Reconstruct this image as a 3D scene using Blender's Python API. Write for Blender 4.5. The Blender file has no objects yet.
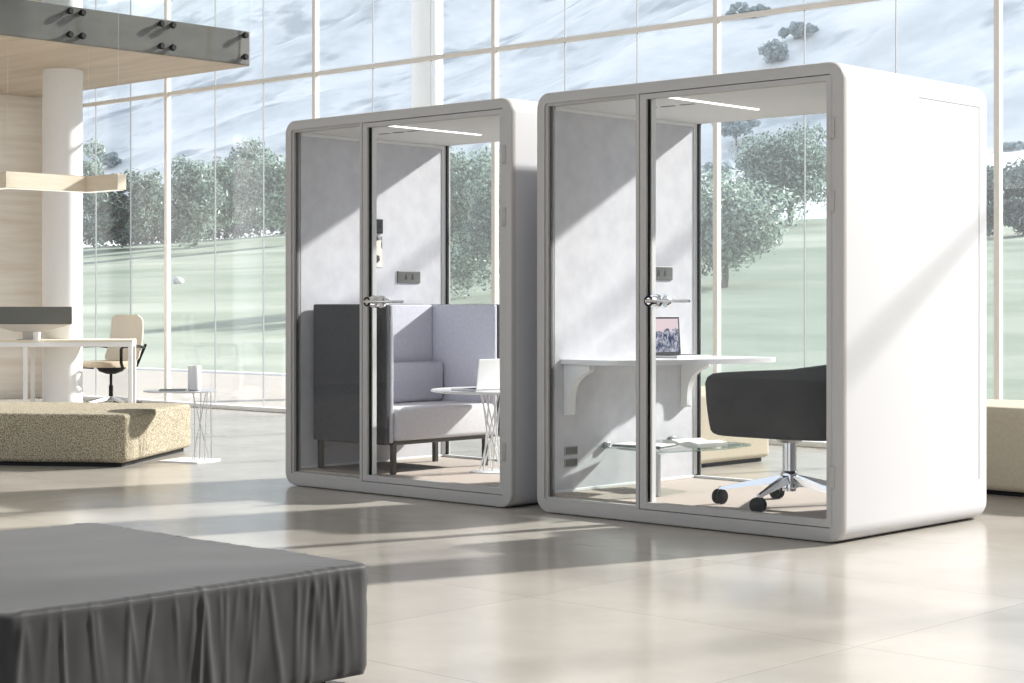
import bpy, bmesh, math, random
from mathutils import Vector, Matrix, noise
import numpy as np

# ------------------------------------------------------------------ camera, sky, sun, exposure
S = bpy.context.scene
COL = S.collection
F = 1776.0                                   # focal length in pixels of the 1024 wide frame
EYE = 1.14
RX, RY = 0.729, 0.684                        # camera right = (RX, RY), forward = (-RY, RX)
cd = bpy.data.cameras.new('camera'); cam = bpy.data.objects.new('camera', cd); COL.objects.link(cam)
cd.sensor_width = 36; cd.lens = F * 36 / 1024; cd.shift_y = -36.5 / 1024
cd.clip_start = 0.05; cd.clip_end = 3000
cam.location = (0, 0, EYE)
cam.rotation_euler = (math.pi / 2, 0, math.atan2(RY, RX))
S.camera = cam

W = bpy.data.worlds.new('sky'); S.world = W; W.use_nodes = True
wn = W.node_tree; wn.nodes.clear()
wo = wn.nodes.new('ShaderNodeOutputWorld'); wb = wn.nodes.new('ShaderNodeBackground')
wr = wn.nodes.new('ShaderNodeValToRGB'); wt = wn.nodes.new('ShaderNodeTexCoord'); ws = wn.nodes.new('ShaderNodeSeparateXYZ')
wn.links.new(wt.outputs['Generated'], ws.inputs[0]); wn.links.new(ws.outputs['Z'], wr.inputs[0])
wr.color_ramp.elements[0].position = 0.0; wr.color_ramp.elements[0].color = (0.87, 0.93, 1.0, 1)
wr.color_ramp.elements[1].position = 0.7; wr.color_ramp.elements[1].color = (0.72, 0.83, 1.0, 1)
wn.links.new(wr.outputs[0], wb.inputs[0]); wb.inputs[1].default_value = 1.0
wn.links.new(wb.outputs[0], wo.inputs[0])

sl = bpy.data.lights.new('sun', 'SUN'); sun = bpy.data.objects.new('sun', sl); COL.objects.link(sun)
sl.energy = 8.8; sl.angle = math.radians(2.2); sl.color = (1.0, 0.955, 0.89)
sun.rotation_euler = Vector((-0.318, -1.0, -0.56)).to_track_quat('-Z', 'Y').to_euler()
sun.location = (3, 10, 12)

S.view_settings.view_transform = 'Standard'; S.view_settings.look = 'None'
S.view_settings.gamma = 1; S.view_settings.use_curve_mapping = False
S.view_settings.exposure = 0.35
S.cycles.max_bounces = 12; S.cycles.diffuse_bounces = 5; S.cycles.transparent_max_bounces = 24
S.cycles.caustics_reflective = False

# ------------------------------------------------------------------ helpers
def link_mesh(name, me, mat, parent=None):
    o = bpy.data.objects.new(name, me); COL.objects.link(o)
    if mat: me.materials.append(mat)
    if parent: o.parent = parent
    return o

class MB:
    def __init__(s): s.b = bmesh.new()
    def box(s, x0, x1, y0, y1, z0, z1, bev=0, seg=2, rot=None):
        r = bmesh.ops.create_cube(s.b, size=1)
        vs = r['verts']
        M = Matrix.Translation(((x0+x1)/2, (y0+y1)/2, (z0+z1)/2)) @ Matrix.Diagonal((abs(x1-x0), abs(y1-y0), abs(z1-z0), 1))
        bmesh.ops.transform(s.b, matrix=M, verts=vs)
        if rot is not None: bmesh.ops.transform(s.b, matrix=rot, verts=vs)
        if bev:
            es = list({e for v in vs for e in v.link_edges})
            bmesh.ops.bevel(s.b, geom=es, offset=bev, segments=seg, affect='EDGES', profile=0.5)
        return s
    def tube(s, pts, r, n=10, closed=False, caps=True):
        pts = [Vector(p) for p in pts]; rs = r if isinstance(r, (list, tuple)) else [r]*len(pts)
        rings = []; up = None
        m = len(pts)
        for i, p in enumerate(pts):
            if closed: d = pts[(i+1) % m] - pts[i-1]
            else: d = (pts[min(i+1, m-1)] - pts[max(i-1, 0)])
            d.normalize()
            if up is None:
                up = Vector((0, 0, 1)) if abs(d.z) < 0.9 else Vector((1, 0, 0))
            a = d.cross(up).normalized(); b = a.cross(d).normalized(); up = b
            rings.append([s.b.verts.new(p + rs[i]*(math.cos(2*math.pi*k/n)*a + math.sin(2*math.pi*k/n)*b)) for k in range(n)])
        for i in range(m if closed else m-1):
            A, B = rings[i], rings[(i+1) % m]
            for k in range(n): s.b.faces.new((A[k], A[(k+1) % n], B[(k+1) % n], B[k]))
        if caps and not closed:
            s.b.faces.new(rings[0][::-1]); s.b.faces.new(rings[-1])
        return s
    def lathe(s, prof, c=(0, 0, 0), n=32, axis='Z'):
        rings = []
        for r, h in prof:
            ring = []
            for k in range(n):
                a = 2*math.pi*k/n; p = (r*math.cos(a), r*math.sin(a), h)
                if axis == 'Y': p = (p[0], p[2], p[1])
                if axis == 'X': p = (p[2], p[0], p[1])
                ring.append(s.b.verts.new(Vector(p) + Vector(c)))
            rings.append(ring)
        for A, B in zip(rings, rings[1:]):
            for k in range(n): s.b.faces.new((A[k], A[(k+1) % n], B[(k+1) % n], B[k]))
        s.b.faces.new(rings[0][::-1]); s.b.faces.new(rings[-1])
        return s
    def prism(s, poly, a0, a1, axis='Z', bev=0):
        def p3(p, h):
            return {'Z': (p[0], p[1], h), 'Y': (p[0], h, p[1]), 'X': (h, p[0], p[1])}[axis]
        A = [s.b.verts.new(p3(p, a0)) for p in poly]; B = [s.b.verts.new(p3(p, a1)) for p in poly]
        f = [s.b.faces.new(A[::-1]), s.b.faces.new(B)]
        n = len(poly)
        for k in range(n): s.b.faces.new((A[k], A[(k+1) % n], B[(k+1) % n], B[k]))
        if bev:
            es = list({e for ff in f for e in ff.edges})
            bmesh.ops.bevel(s.b, geom=es, offset=bev, segments=2, affect='EDGES', profile=0.5)
        return s
    def frame(s, loops, ys):
        """closed skin through a list of (polyline in x,z ; y) loops, joined ring to ring and back to the first"""
        R = [[s.b.verts.new((p[0], y, p[1])) for p in lp] for lp, y in zip(loops, ys)]
        m = len(R); n = len(R[0])
        for i in range(m):
            A, B = R[i], R[(i+1) % m]
            for k in range(n): s.b.faces.new((A[k], A[(k+1) % n], B[(k+1) % n], B[k]))
        return s
    def build(s, name, mat, parent=None, smooth=False):
        bmesh.ops.recalc_face_normals(s.b, faces=s.b.faces[:])
        me = bpy.data.meshes.new(name); s.b.to_mesh(me); s.b.free()
        if smooth:
            me.polygons.foreach_set('use_smooth', [True]*len(me.polygons))
            try: me.set_sharp_from_angle(angle=math.radians(smooth if smooth is not True else 40))
            except Exception: pass
        return link_mesh(name, me, mat, parent)

def tag(o, label=None, cat=None, group=None, kind=None):
    if label: o['label'] = label
    if cat: o['category'] = cat
    if group: o['group'] = group
    if kind: o['kind'] = kind
    return o
def thing(name, label, cat, loc=(0, 0, 0), rz=0, group=None):
    o = bpy.data.objects.new(name, None); COL.objects.link(o); o.empty_display_size = 0.1
    o.location = loc; o.rotation_euler = (0, 0, rz)
    return tag(o, label, cat, group)
def struct(o): o['kind'] = 'structure'; return o

def rrect(x0, x1, z0, z1, r, n=8):
    out = []
    for cx, cz, a0 in ((x1-r, z0+r, -90), (x1-r, z1-r, 0), (x0+r, z1-r, 90), (x0+r, z0+r, 180)):
        for k in range(n+1):
            a = math.radians(a0 + 90*k/n); out.append((cx + r*math.cos(a), cz + r*math.sin(a)))
    return out
def roundpoly(pts, r, n=6):
    out = []; m = len(pts)
    for i, p in enumerate(pts):
        p = Vector(p); a = Vector(pts[i-1]); b = Vector(pts[(i+1) % m])
        rr = r[i] if isinstance(r, (list, tuple)) else r
        if rr <= 0: out.append(tuple(p)); continue
        d1 = (a-p).normalized()*min(rr, (a-p).length/2); d2 = (b-p).normalized()*min(rr, (b-p).length/2)
        for k in range(n+1):
            t = k/n; q = (1-t)**2*(p+d1) + 2*t*(1-t)*p + t*t*(p+d2); out.append(tuple(q))
    return out

def at(u, Z):                                 # ground position seen at column u, at depth Z
    xc = (u-512)/F*Z
    return (RX*xc - RY*Z, RY*xc + RX*Z)

# ------------------------------------------------------------------ materials
def new_mat(name):
    m = bpy.data.materials.new(name); m.use_nodes = True
    nt = m.node_tree; nt.nodes.clear()
    o = nt.nodes.new('ShaderNodeOutputMaterial'); return m, nt, o
def pbr(name, col, rough=0.5, metal=0, col2=None, scale=5, detail=4, stretch=(1, 1, 1), bump=0, bscale=None, spec=0.5, ramp=(0.35, 0.65), sheen=0, trans=0, coat=0, bdist=0.002):
    m, nt, o = new_mat(name)
    b = nt.nodes.new('ShaderNodeBsdfPrincipled'); nt.links.new(b.outputs[0], o.inputs[0])
    b.inputs['Base Color'].default_value = (*col, 1); b.inputs['Roughness'].default_value = rough
    b.inputs['Metallic'].default_value = metal; b.inputs['Specular IOR Level'].default_value = spec
    if sheen: b.inputs['Sheen Weight'].default_value = sheen
    if coat: b.inputs['Coat Weight'].default_value = coat
    if col2 or bump:
        tc = nt.nodes.new('ShaderNodeTexCoord'); mp = nt.nodes.new('ShaderNodeMapping'); mp.inputs['Scale'].default_value = stretch
        nt.links.new(tc.outputs['Object'], mp.inputs[0])
    if col2:
        n = nt.nodes.new('ShaderNodeTexNoise'); n.inputs['Scale'].default_value = scale; n.inputs['Detail'].default_value = detail
        n.inputs['Roughness'].default_value = 0.6
        nt.links.new(mp.outputs[0], n.inputs[0])
        r = nt.nodes.new('ShaderNodeValToRGB'); r.color_ramp.elements[0].position = ramp[0]; r.color_ramp.elements[1].position = ramp[1]
        r.color_ramp.elements[0].color = (*col, 1); r.color_ramp.elements[1].color = (*col2, 1)
        nt.links.new(n.outputs['Fac'], r.inputs[0]); nt.links.new(r.outputs[0], b.inputs['Base Color'])
    if bump:
        n2 = nt.nodes.new('ShaderNodeTexNoise'); n2.inputs['Scale'].default_value = bscale or scale; n2.inputs['Detail'].default_value = 3
        nt.links.new(mp.outputs[0], n2.inputs[0])
        bp = nt.nodes.new('ShaderNodeBump'); bp.inputs['Strength'].default_value = bump; bp.inputs['Distance'].default_value = bdist
        nt.links.new(n2.outputs['Fac'], bp.inputs['Height']); nt.links.new(bp.outputs[0], b.inputs['Normal'])
    return m
def emis(name, col, st):
    m, nt, o = new_mat(name); e = nt.nodes.new('ShaderNodeEmission'); e.inputs[0].default_value = (*col, 1); e.inputs[1].default_value = st
    nt.links.new(e.outputs[0], o.inputs[0]); return m
def glass(name, tint=(0.96, 0.98, 0.98), veil=0.0, veilcol=(0.9, 0.95, 1.0), f0=0.04):
    m, nt, o = new_mat(name); L = nt.links.new
    g = nt.nodes.new('ShaderNodeNewGeometry'); d = nt.nodes.new('ShaderNodeVectorMath'); d.operation = 'DOT_PRODUCT'
    L(g.outputs['Normal'], d.inputs[0]); L(g.outputs['Incoming'], d.inputs[1])
    def mth(op, a, b=None):
        n = nt.nodes.new('ShaderNodeMath'); n.operation = op
        for i, x in enumerate((a, b)):
            if x is None: continue
            if isinstance(x, (int, float)): n.inputs[i].default_value = x
            else: L(x, n.inputs[i])
        return n.outputs[0]
    c = mth('ABSOLUTE', d.outputs['Value']); c = mth('SUBTRACT', 1.0, c); c = mth('POWER', c, 5.0)
    fac = mth('ADD', mth('MULTIPLY', c, 1-f0), f0)
    t = nt.nodes.new('ShaderNodeBsdfTransparent'); t.inputs[0].default_value = (*tint, 1)
    r = nt.nodes.new('ShaderNodeBsdfGlossy'); r.inputs['Roughness'].default_value = 0.0
    mx = nt.nodes.new('ShaderNodeMixShader'); L(fac, mx.inputs[0]); L(t.outputs[0], mx.inputs[1]); L(r.outputs[0], mx.inputs[2])
    out = mx.outputs[0]
    if veil:
        tl = nt.nodes.new('ShaderNodeBsdfTranslucent'); tl.inputs[0].default_value = (*veilcol, 1)
        m2 = nt.nodes.new('ShaderNodeMixShader'); m2.inputs[0].default_value = veil
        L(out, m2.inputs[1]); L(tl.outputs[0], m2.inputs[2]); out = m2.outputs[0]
    L(out, o.inputs[0]); return m

M = {}
M['podframe'] = pbr('grey_lacquer', (0.44, 0.425, 0.415), 0.5)
M['podshell'] = pbr('white_shell', (0.56, 0.56, 0.585), 0.6)
M['podinner'] = pbr('white_inner', (0.80, 0.80, 0.80), 0.5)
M['felt'] = pbr('felt_lining', (0.60, 0.60, 0.645), 0.95, col2=(0.68, 0.68, 0.72), scale=9, detail=8, bump=0.3, bscale=120)
M['ceil'] = pbr('pod_ceiling', (0.74, 0.73, 0.72), 0.7)
M['carpet'] = pbr('beige_carpet', (0.40, 0.34, 0.30), 1.0, col2=(0.50, 0.43, 0.38), scale=90, detail=4, bump=0.5, bscale=300)
M['black'] = pbr('black_rubber', (0.012, 0.012, 0.013), 0.6, spec=0.2)
M['gasket'] = pbr('dark_seal', (0.08, 0.08, 0.085), 0.5)
M['chrome'] = pbr('chrome', (0.80, 0.80, 0.82), 0.12, metal=1)
M['steel'] = pbr('satin_steel', (0.55, 0.55, 0.56), 0.3, metal=1)
M['white'] = pbr('white_paint', (0.84, 0.84, 0.84), 0.4)
M['whitetop'] = pbr('white_laminate', (0.80, 0.80, 0.81), 0.3)
M['led'] = emis('led_strip', (1.0, 0.98, 0.95), 2.2)
M['glass'] = glass('pod_glass', (0.985, 0.99, 0.99), f0=0.014)
M['facade'] = glass('facade_glass', (0.975, 0.985, 0.99), veil=0.024, f0=0.035)  # translucent share stands in for haze, washing out the view outside
M['rail'] = glass('balustrade_glass', (0.96, 0.975, 0.97), f0=0.02)
M['shelfglass'] = glass('green_glass', (0.93, 0.975, 0.96), veil=0.05, veilcol=(0.6, 0.8, 0.75))
M['joint'] = pbr('silicone', (0.36, 0.38, 0.40), 0.6)
M['mullion'] = pbr('mullion_paint', (0.80, 0.77, 0.735), 0.45)
M['column'] = pbr('column_plaster', (0.84, 0.845, 0.855), 0.6)
M['greyfab'] = pbr('charcoal_cloth', (0.017, 0.017, 0.019), 0.6, bump=0.1, bscale=500, spec=0.3, sheen=0.16)
M['boucle'] = pbr('beige_boucle', (0.165, 0.135, 0.085), 1.0, col2=(0.50, 0.45, 0.345), scale=110, detail=3, bump=0.8, bscale=130, bdist=0.006, ramp=(0.4, 0.6))
M['boucle2'] = pbr('plain_beige_cloth', (0.50, 0.44, 0.34), 1.0, col2=(0.56, 0.50, 0.39), scale=40, bump=0.3, bscale=160)
M['sofadark'] = pbr('sofa_dark_cloth', (0.062, 0.062, 0.070), 0.95, col2=(0.076, 0.076, 0.085), scale=60, bump=0.2, bscale=300)
M['sofalight'] = pbr('sofa_lavender_cloth', (0.53, 0.53, 0.60), 0.95, col2=(0.59, 0.59, 0.66), scale=50, bump=0.2, bscale=300)
M['seatlight'] = pbr('sofa_seat_cloth', (0.60, 0.59, 0.62), 0.95, col2=(0.66, 0.65, 0.68), scale=50, bump=0.2, bscale=300)
M['darkmetal'] = pbr('bronze_metal', (0.09, 0.085, 0.08), 0.4, metal=0.6)
M['tub'] = pbr('tub_cloth', (0.040, 0.037, 0.035), 0.9, col2=(0.050, 0.047, 0.044), scale=6, bump=0.15, bscale=260)
M['mesh'] = pbr('beige_mesh', (0.58, 0.53, 0.45), 0.8, bump=0.4, bscale=300)
M['seatbeige'] = pbr('seat_beige', (0.40, 0.33, 0.25), 0.9, col2=(0.46, 0.39, 0.30), scale=60)
M['plate'] = pbr('grey_plate', (0.13, 0.13, 0.125), 0.4)
M['pins'] = pbr('dark_pins', (0.02, 0.02, 0.02), 0.5)
M['screen_off'] = pbr('black_screen', (0.01, 0.01, 0.012), 0.15)
M['monitor'] = pbr('monitor_panel', (0.13, 0.135, 0.125), 0.5)
M['pale'] = pbr('pale_plastic', (0.62, 0.57, 0.51), 0.5)
M['alu'] = pbr('aluminium', (0.60, 0.60, 0.62), 0.35, metal=0.8)
M['paper'] = pbr('paper', (0.80, 0.80, 0.78), 0.7)
M['darkbook'] = pbr('dark_cover', (0.07, 0.075, 0.085), 0.6)
M['woodtop'] = pbr('pale_wood', (0.72, 0.64, 0.50), 0.5, col2=(0.80, 0.73, 0.60), scale=4, stretch=(1, 8, 1))
M['lampbeige'] = pbr('lamp_veneer', (0.66, 0.58, 0.46), 0.6, col2=(0.72, 0.64, 0.53), scale=3, stretch=(1, 1, 12))
M['diffuser'] = emis('lamp_diffuser', (1.0, 0.93, 0.82), 1.0)
M['bark'] = pbr('bark', (0.10, 0.09, 0.08), 0.95, col2=(0.20, 0.18, 0.16), scale=6, stretch=(1, 1, .2))
M['rock'] = pbr('pale_rock', (0.62, 0.62, 0.62), 0.9, col2=(0.40, 0.41, 0.42), scale=3)
M['slabedge'] = pbr('shaded_concrete_edge', (0.11, 0.10, 0.095), 0.7, col2=(0.17, 0.155, 0.14), scale=3, stretch=(1, .25, 1), detail=8, bump=0.3)  # concrete darkened so its colour carries the shade on the slab face
M['soffit'] = pbr('timber_soffit', (0.42, 0.355, 0.285), 0.7, col2=(0.54, 0.465, 0.38), scale=1.6, stretch=(.35, 3, 1), detail=9, ramp=(.3, .7))
M['walling'] = pbr('travertine_wall', (0.72, 0.63, 0.53), 0.7, col2=(0.84, 0.78, 0.70), scale=1.5, stretch=(1, .5, 7), detail=9, ramp=(.3, .62), bump=0.25, bdist=0.01)
M['roofin'] = pbr('room_ceiling', (0.80, 0.79, 0.77), 0.8)
M['brownwood'] = pbr('deck_boards', (0.27, 0.24, 0.205), 0.8, col2=(0.34, 0.31, 0.27), scale=2, stretch=(.4, 6, 1), detail=6)

def floor_mat():
    m, nt, o = new_mat('polished_floor'); L = nt.links.new
    b = nt.nodes.new('ShaderNodeBsdfPrincipled'); L(b.outputs[0], o.inputs[0])
    tc = nt.nodes.new('ShaderNodeTexCoord')
    mp = nt.nodes.new('ShaderNodeMapping'); mp.inputs['Location'].default_value = (3.22, -5.11, 0)
    L(tc.outputs['Object'], mp.inputs[0])
    mq = nt.nodes.new('ShaderNodeMapping'); mq.inputs['Location'].default_value = (.3, .7, .37); L(tc.outputs['Object'], mq.inputs[0])
    br = nt.nodes.new('ShaderNodeTexBrick'); br.offset = 0; br.squash = 1
    br.inputs['Scale'].default_value = 1; br.inputs['Mortar Size'].default_value = 0.004; br.inputs['Mortar Smooth'].default_value = 0.4
    br.inputs['Brick Width'].default_value = 1.48; br.inputs['Row Height'].default_value = 1.27; br.inputs['Bias'].default_value = 0
    br.inputs['Color1'].default_value = (0.9, 0.9, 0.9, 1); br.inputs['Color2'].default_value = (1, 1, 1, 1); br.inputs['Mortar'].default_value = (0.72, 0.72, 0.72, 1)
    L(mp.outputs[0], br.inputs[0])
    n = nt.nodes.new('ShaderNodeTexNoise'); n.inputs['Scale'].default_value = 1.1; n.inputs['Detail'].default_value = 9; n.inputs['Roughness'].default_value = 0.62
    L(mq.outputs[0], n.inputs[0])
    r = nt.nodes.new('ShaderNodeValToRGB'); r.color_ramp.elements[0].position = 0.3; r.color_ramp.elements[1].position = 0.7
    r.color_ramp.elements[0].color = (0.40, 0.37, 0.33, 1); r.color_ramp.elements[1].color = (0.50, 0.468, 0.42, 1)
    L(n.outputs['Fac'], r.inputs[0])
    mx = nt.nodes.new('ShaderNodeMix'); mx.data_type = 'RGBA'; mx.blend_type = 'MULTIPLY'; mx.inputs[0].default_value = 1
    L(r.outputs[0], mx.inputs[6]); L(br.outputs['Color'], mx.inputs[7]); L(mx.outputs[2], b.inputs['Base Color'])
    n2 = nt.nodes.new('ShaderNodeTexNoise'); n2.inputs['Scale'].default_value = 2.5; n2.inputs['Detail'].default_value = 2; L(mq.outputs[0], n2.inputs[0])
    mr = nt.nodes.new('ShaderNodeMapRange'); mr.inputs['To Min'].default_value = 0.13; mr.inputs['To Max'].default_value = 0.26
    L(n2.outputs['Fac'], mr.inputs[0]); L(mr.outputs[0], b.inputs['Roughness'])
    bp = nt.nodes.new('ShaderNodeBump'); bp.inputs['Strength'].default_value = 0.25; bp.inputs['Distance'].default_value = 0.003
    L(br.outputs['Fac'], bp.inputs['Height']); bp.invert = True; L(bp.outputs[0], b.inputs['Normal'])
    return m
M['floor'] = floor_mat()

def leaf_mat(name, dark, light):
    m, nt, o = new_mat(name); L = nt.links.new
    g = nt.nodes.new('ShaderNodeNewGeometry'); r = nt.nodes.new('ShaderNodeValToRGB')
    r.color_ramp.elements[0].color = (*dark, 1); r.color_ramp.elements[1].color = (*light, 1); r.color_ramp.elements[0].position = .1
    L(g.outputs['Random Per Island'], r.inputs[0])
    d = nt.nodes.new('ShaderNodeBsdfDiffuse'); t = nt.nodes.new('ShaderNodeBsdfTranslucent'); gl = nt.nodes.new('ShaderNodeBsdfGlossy'); gl.inputs['Roughness'].default_value = .45
    L(r.outputs[0], d.inputs[0]); L(r.outputs[0], t.inputs[0]); gl.inputs[0].default_value = (.8, .85, .85, 1)
    mx = nt.nodes.new('ShaderNodeMixShader'); mx.inputs[0].default_value = .4; L(d.outputs[0], mx.inputs[1]); L(t.outputs[0], mx.inputs[2])
    m2 = nt.nodes.new('ShaderNodeMixShader'); m2.inputs[0].default_value = .05; L(mx.outputs[0], m2.inputs[1]); L(gl.outputs[0], m2.inputs[2])
    L(m2.outputs[0], o.inputs[0]); return m
M['leaf'] = leaf_mat('leaves_grey_green', (.04, .07, .06), (.44, .56, .48))
M['leafpale'] = leaf_mat('leaves_pale', (.07, .115, .095), (.56, .68, .58))
M['leafdark'] = leaf_mat('leaves_dark', (.04, .06, .06), (.24, .31, .28))
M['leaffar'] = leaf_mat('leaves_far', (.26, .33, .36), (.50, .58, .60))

def ground_mat(name, c1, c2, c3, s1, s2, stretch=(1, 1, 1)):
    m, nt, o = new_mat(name); L = nt.links.new
    b = nt.nodes.new('ShaderNodeBsdfDiffuse'); L(b.outputs[0], o.inputs[0])
    tc = nt.nodes.new('ShaderNodeTexCoord'); mp = nt.nodes.new('ShaderNodeMapping'); mp.inputs['Scale'].default_value = stretch
    L(tc.outputs['Object'], mp.inputs[0])
    n = nt.nodes.new('ShaderNodeTexNoise'); n.inputs['Scale'].default_value = s1; n.inputs['Detail'].default_value = 10; n.inputs['Roughness'].default_value = .65; L(mp.outputs[0], n.inputs[0])
    r = nt.nodes.new('ShaderNodeValToRGB'); r.color_ramp.elements[0].position = .38; r.color_ramp.elements[1].position = .62
    r.color_ramp.elements[0].color = (*c1, 1); r.color_ramp.elements[1].color = (*c2, 1); L(n.outputs['Fac'], r.inputs[0])
    n2 = nt.nodes.new('ShaderNodeTexNoise'); n2.inputs['Scale'].default_value = s2; n2.inputs['Detail'].default_value = 8; L(mp.outputs[0], n2.inputs[0])
    r2 = nt.nodes.new('ShaderNodeValToRGB'); r2.color_ramp.elements[0].position = .56; r2.color_ramp.elements[1].position = .68
    r2.color_ramp.elements[0].color = (0, 0, 0, 1); r2.color_ramp.elements[1].color = (1, 1, 1, 1); L(n2.outputs['Fac'], r2.inputs[0])
    mx = nt.nodes.new('ShaderNodeMix'); mx.data_type = 'RGBA'; L(r2.outputs[0], mx.inputs[0]); L(r.outputs[0], mx.inputs[6]); mx.inputs[7].default_value = (*c3, 1)
    L(mx.outputs[2], b.inputs[0]); return m
M['lawn'] = ground_mat('lawn', (.20, .24, .185), (.29, .32, .26), (.38, .40, .335), .35, .12, (.3, 1, 1))
M['hill'] = ground_mat('hazy_snowy_hills', (.60, .62, .62), (.84, .835, .82), (.42, .45, .47), .07, .11, (1, 1, .6))  # distance haze is put into these pale tones along with the snow

# ------------------------------------------------------------------ the room
YF = 12.1
MX = [-6.39 + 2.585*k for k in range(-5, 6)]       # mullion positions
XL, XR = MX[0], MX[-1]
MB().box(XL-.3, XR+.3, -8.2, YF+.06, -.3, 0).build('floor', M['floor'])['kind'] = 'structure'
struct(MB().box(XL-.35, XL, -8.2, YF+.1, 0, 7.6).build('wall_left', M['walling']))
struct(MB().box(XR, XR+.3, -8.2, YF+.1, 0, 7.6).build('wall_right_blocker', M['roofin']))  # unseen wall, put back to keep sky light off right-facing sides
struct(MB().box(XL-.35, XR+.3, -3.5, YF+.3, 7.6, 7.9).build('ceiling', M['roofin']))
nt_ = 1
for k in range(1, len(MX)-1):
    struct(MB().box(MX[k]-.022, MX[k]+.022, YF-.045, YF+.02, 0.045, 7.6, .004, 1).build('trim_%d' % nt_, M['mullion'])); nt_ += 1
struct(MB().box(XL, XL+.42, YF-.03, YF+.1, .045, 7.6).build('trim_%d' % nt_, M['column'])); nt_ += 1
for z in (3.547, 5.75):
    struct(MB().box(XL+.42, XR, YF-.03, YF+.02, z-.021, z+.021, .004, 1).build('trim_%d' % nt_, M['mullion'])); nt_ += 1
struct(MB().box(XL, XR, YF-.08, YF+.08, 0, .045, .005, 1).build('trim_%d' % nt_, M['white'])); nt_ += 1
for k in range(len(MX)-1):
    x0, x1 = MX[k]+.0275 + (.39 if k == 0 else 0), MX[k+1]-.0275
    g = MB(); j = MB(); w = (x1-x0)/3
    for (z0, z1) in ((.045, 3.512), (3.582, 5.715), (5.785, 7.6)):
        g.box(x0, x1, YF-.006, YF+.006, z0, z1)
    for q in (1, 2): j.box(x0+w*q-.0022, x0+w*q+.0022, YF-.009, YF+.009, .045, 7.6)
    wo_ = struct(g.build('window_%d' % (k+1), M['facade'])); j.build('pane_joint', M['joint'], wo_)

# ------------------------------------------------------------------ mezzanine
SX, SY, SZ0, SZ1 = -15.10, 11.98, 3.709, 4.075
mz = struct(MB().box(XL, SX, 5.0, SY, SZ0, SZ1, .006, 1).build('mezzanine_floor', M['slabedge']))
struct(MB().box(XL+.01, SX-.006, 5.01, SY-.006, SZ0-.006, SZ0).build('soffit', M['soffit'], mz))
struct(MB().lathe([(.2135, 0), (.2135, 7.6)], (-16.87, 10.80, 0), 48).build('column', M['column'], smooth=True))
struct(MB().lathe([(.2, -.1), (.2, 9.5)], (-16.46, 15.95, 0), 48).build('column', M['column'], smooth=True))
ys = [7.63, 8.71, 9.79, 10.87, 11.95]
wh = ['', 'leftmost in view', 'middle one of three', 'nearest the tall windows']
for i in range(1, 4):
    a, b = ys[i]+.006, ys[i+1]-.006
    t = thing('glass_balustrade_panel', 'clear glass balustrade panel bolted to the mezzanine edge, ' + wh[i], 'balustrade', (SX+.05, (a+b)/2, SZ0+.01), 0, 'glass balustrade panels on the mezzanine')
    h = (b-a)/2
    MB().box(-.008, .008, -h, h, 0, 1.45, .002, 1).build('glass_pane', M['rail'], t)
    for y in (-h+.065, h-.065):
        for z in (.07, .30):
            MB().lathe([(.022, -.045), (.022, -.009), (.034, -.0085), (.034, .012), (.026, .026)], (0, y, z), 20, 'X').build('bolt', M['black'], t, smooth=True)

# pendant lamp: a stepped run of boxes hung over the desk
nx, ny = at(6, 17.0)
t = thing('pendant_lamp', 'stepped linear pendant lamp in pale beige veneer hanging before the white column', 'lamp', (nx, ny, 2.265))
poly = [(-1.5, 0), (0, 0), (0, .9), (.53, .9), (.53, 1.0), (-.10, 1.0), (-.10, .10), (-1.5, .10)]
MB().prism(poly, 0, .155, bev=.004).build('lamp_housing', M['lampbeige'], t)
inner = [(-1.48, .02), (-.02, .02), (-.02, .92), (.51, .92), (.51, .98), (-.08, .98), (-.08, .08), (-1.48, .08)]
MB().prism(inner, -.006, .001).build('diffuser', M['diffuser'], t)
for (x, y) in ((-.05, .05), (-1.2, .05), (-.05, .95), (.47, .95)):
    top = (SZ0-.006 if nx+x < SX-.02 else 7.6) - 2.265
    MB().tube([(x, y, .155), (x, y, top)], .001, 6).build('suspension_cable', M['steel'], t)

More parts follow.
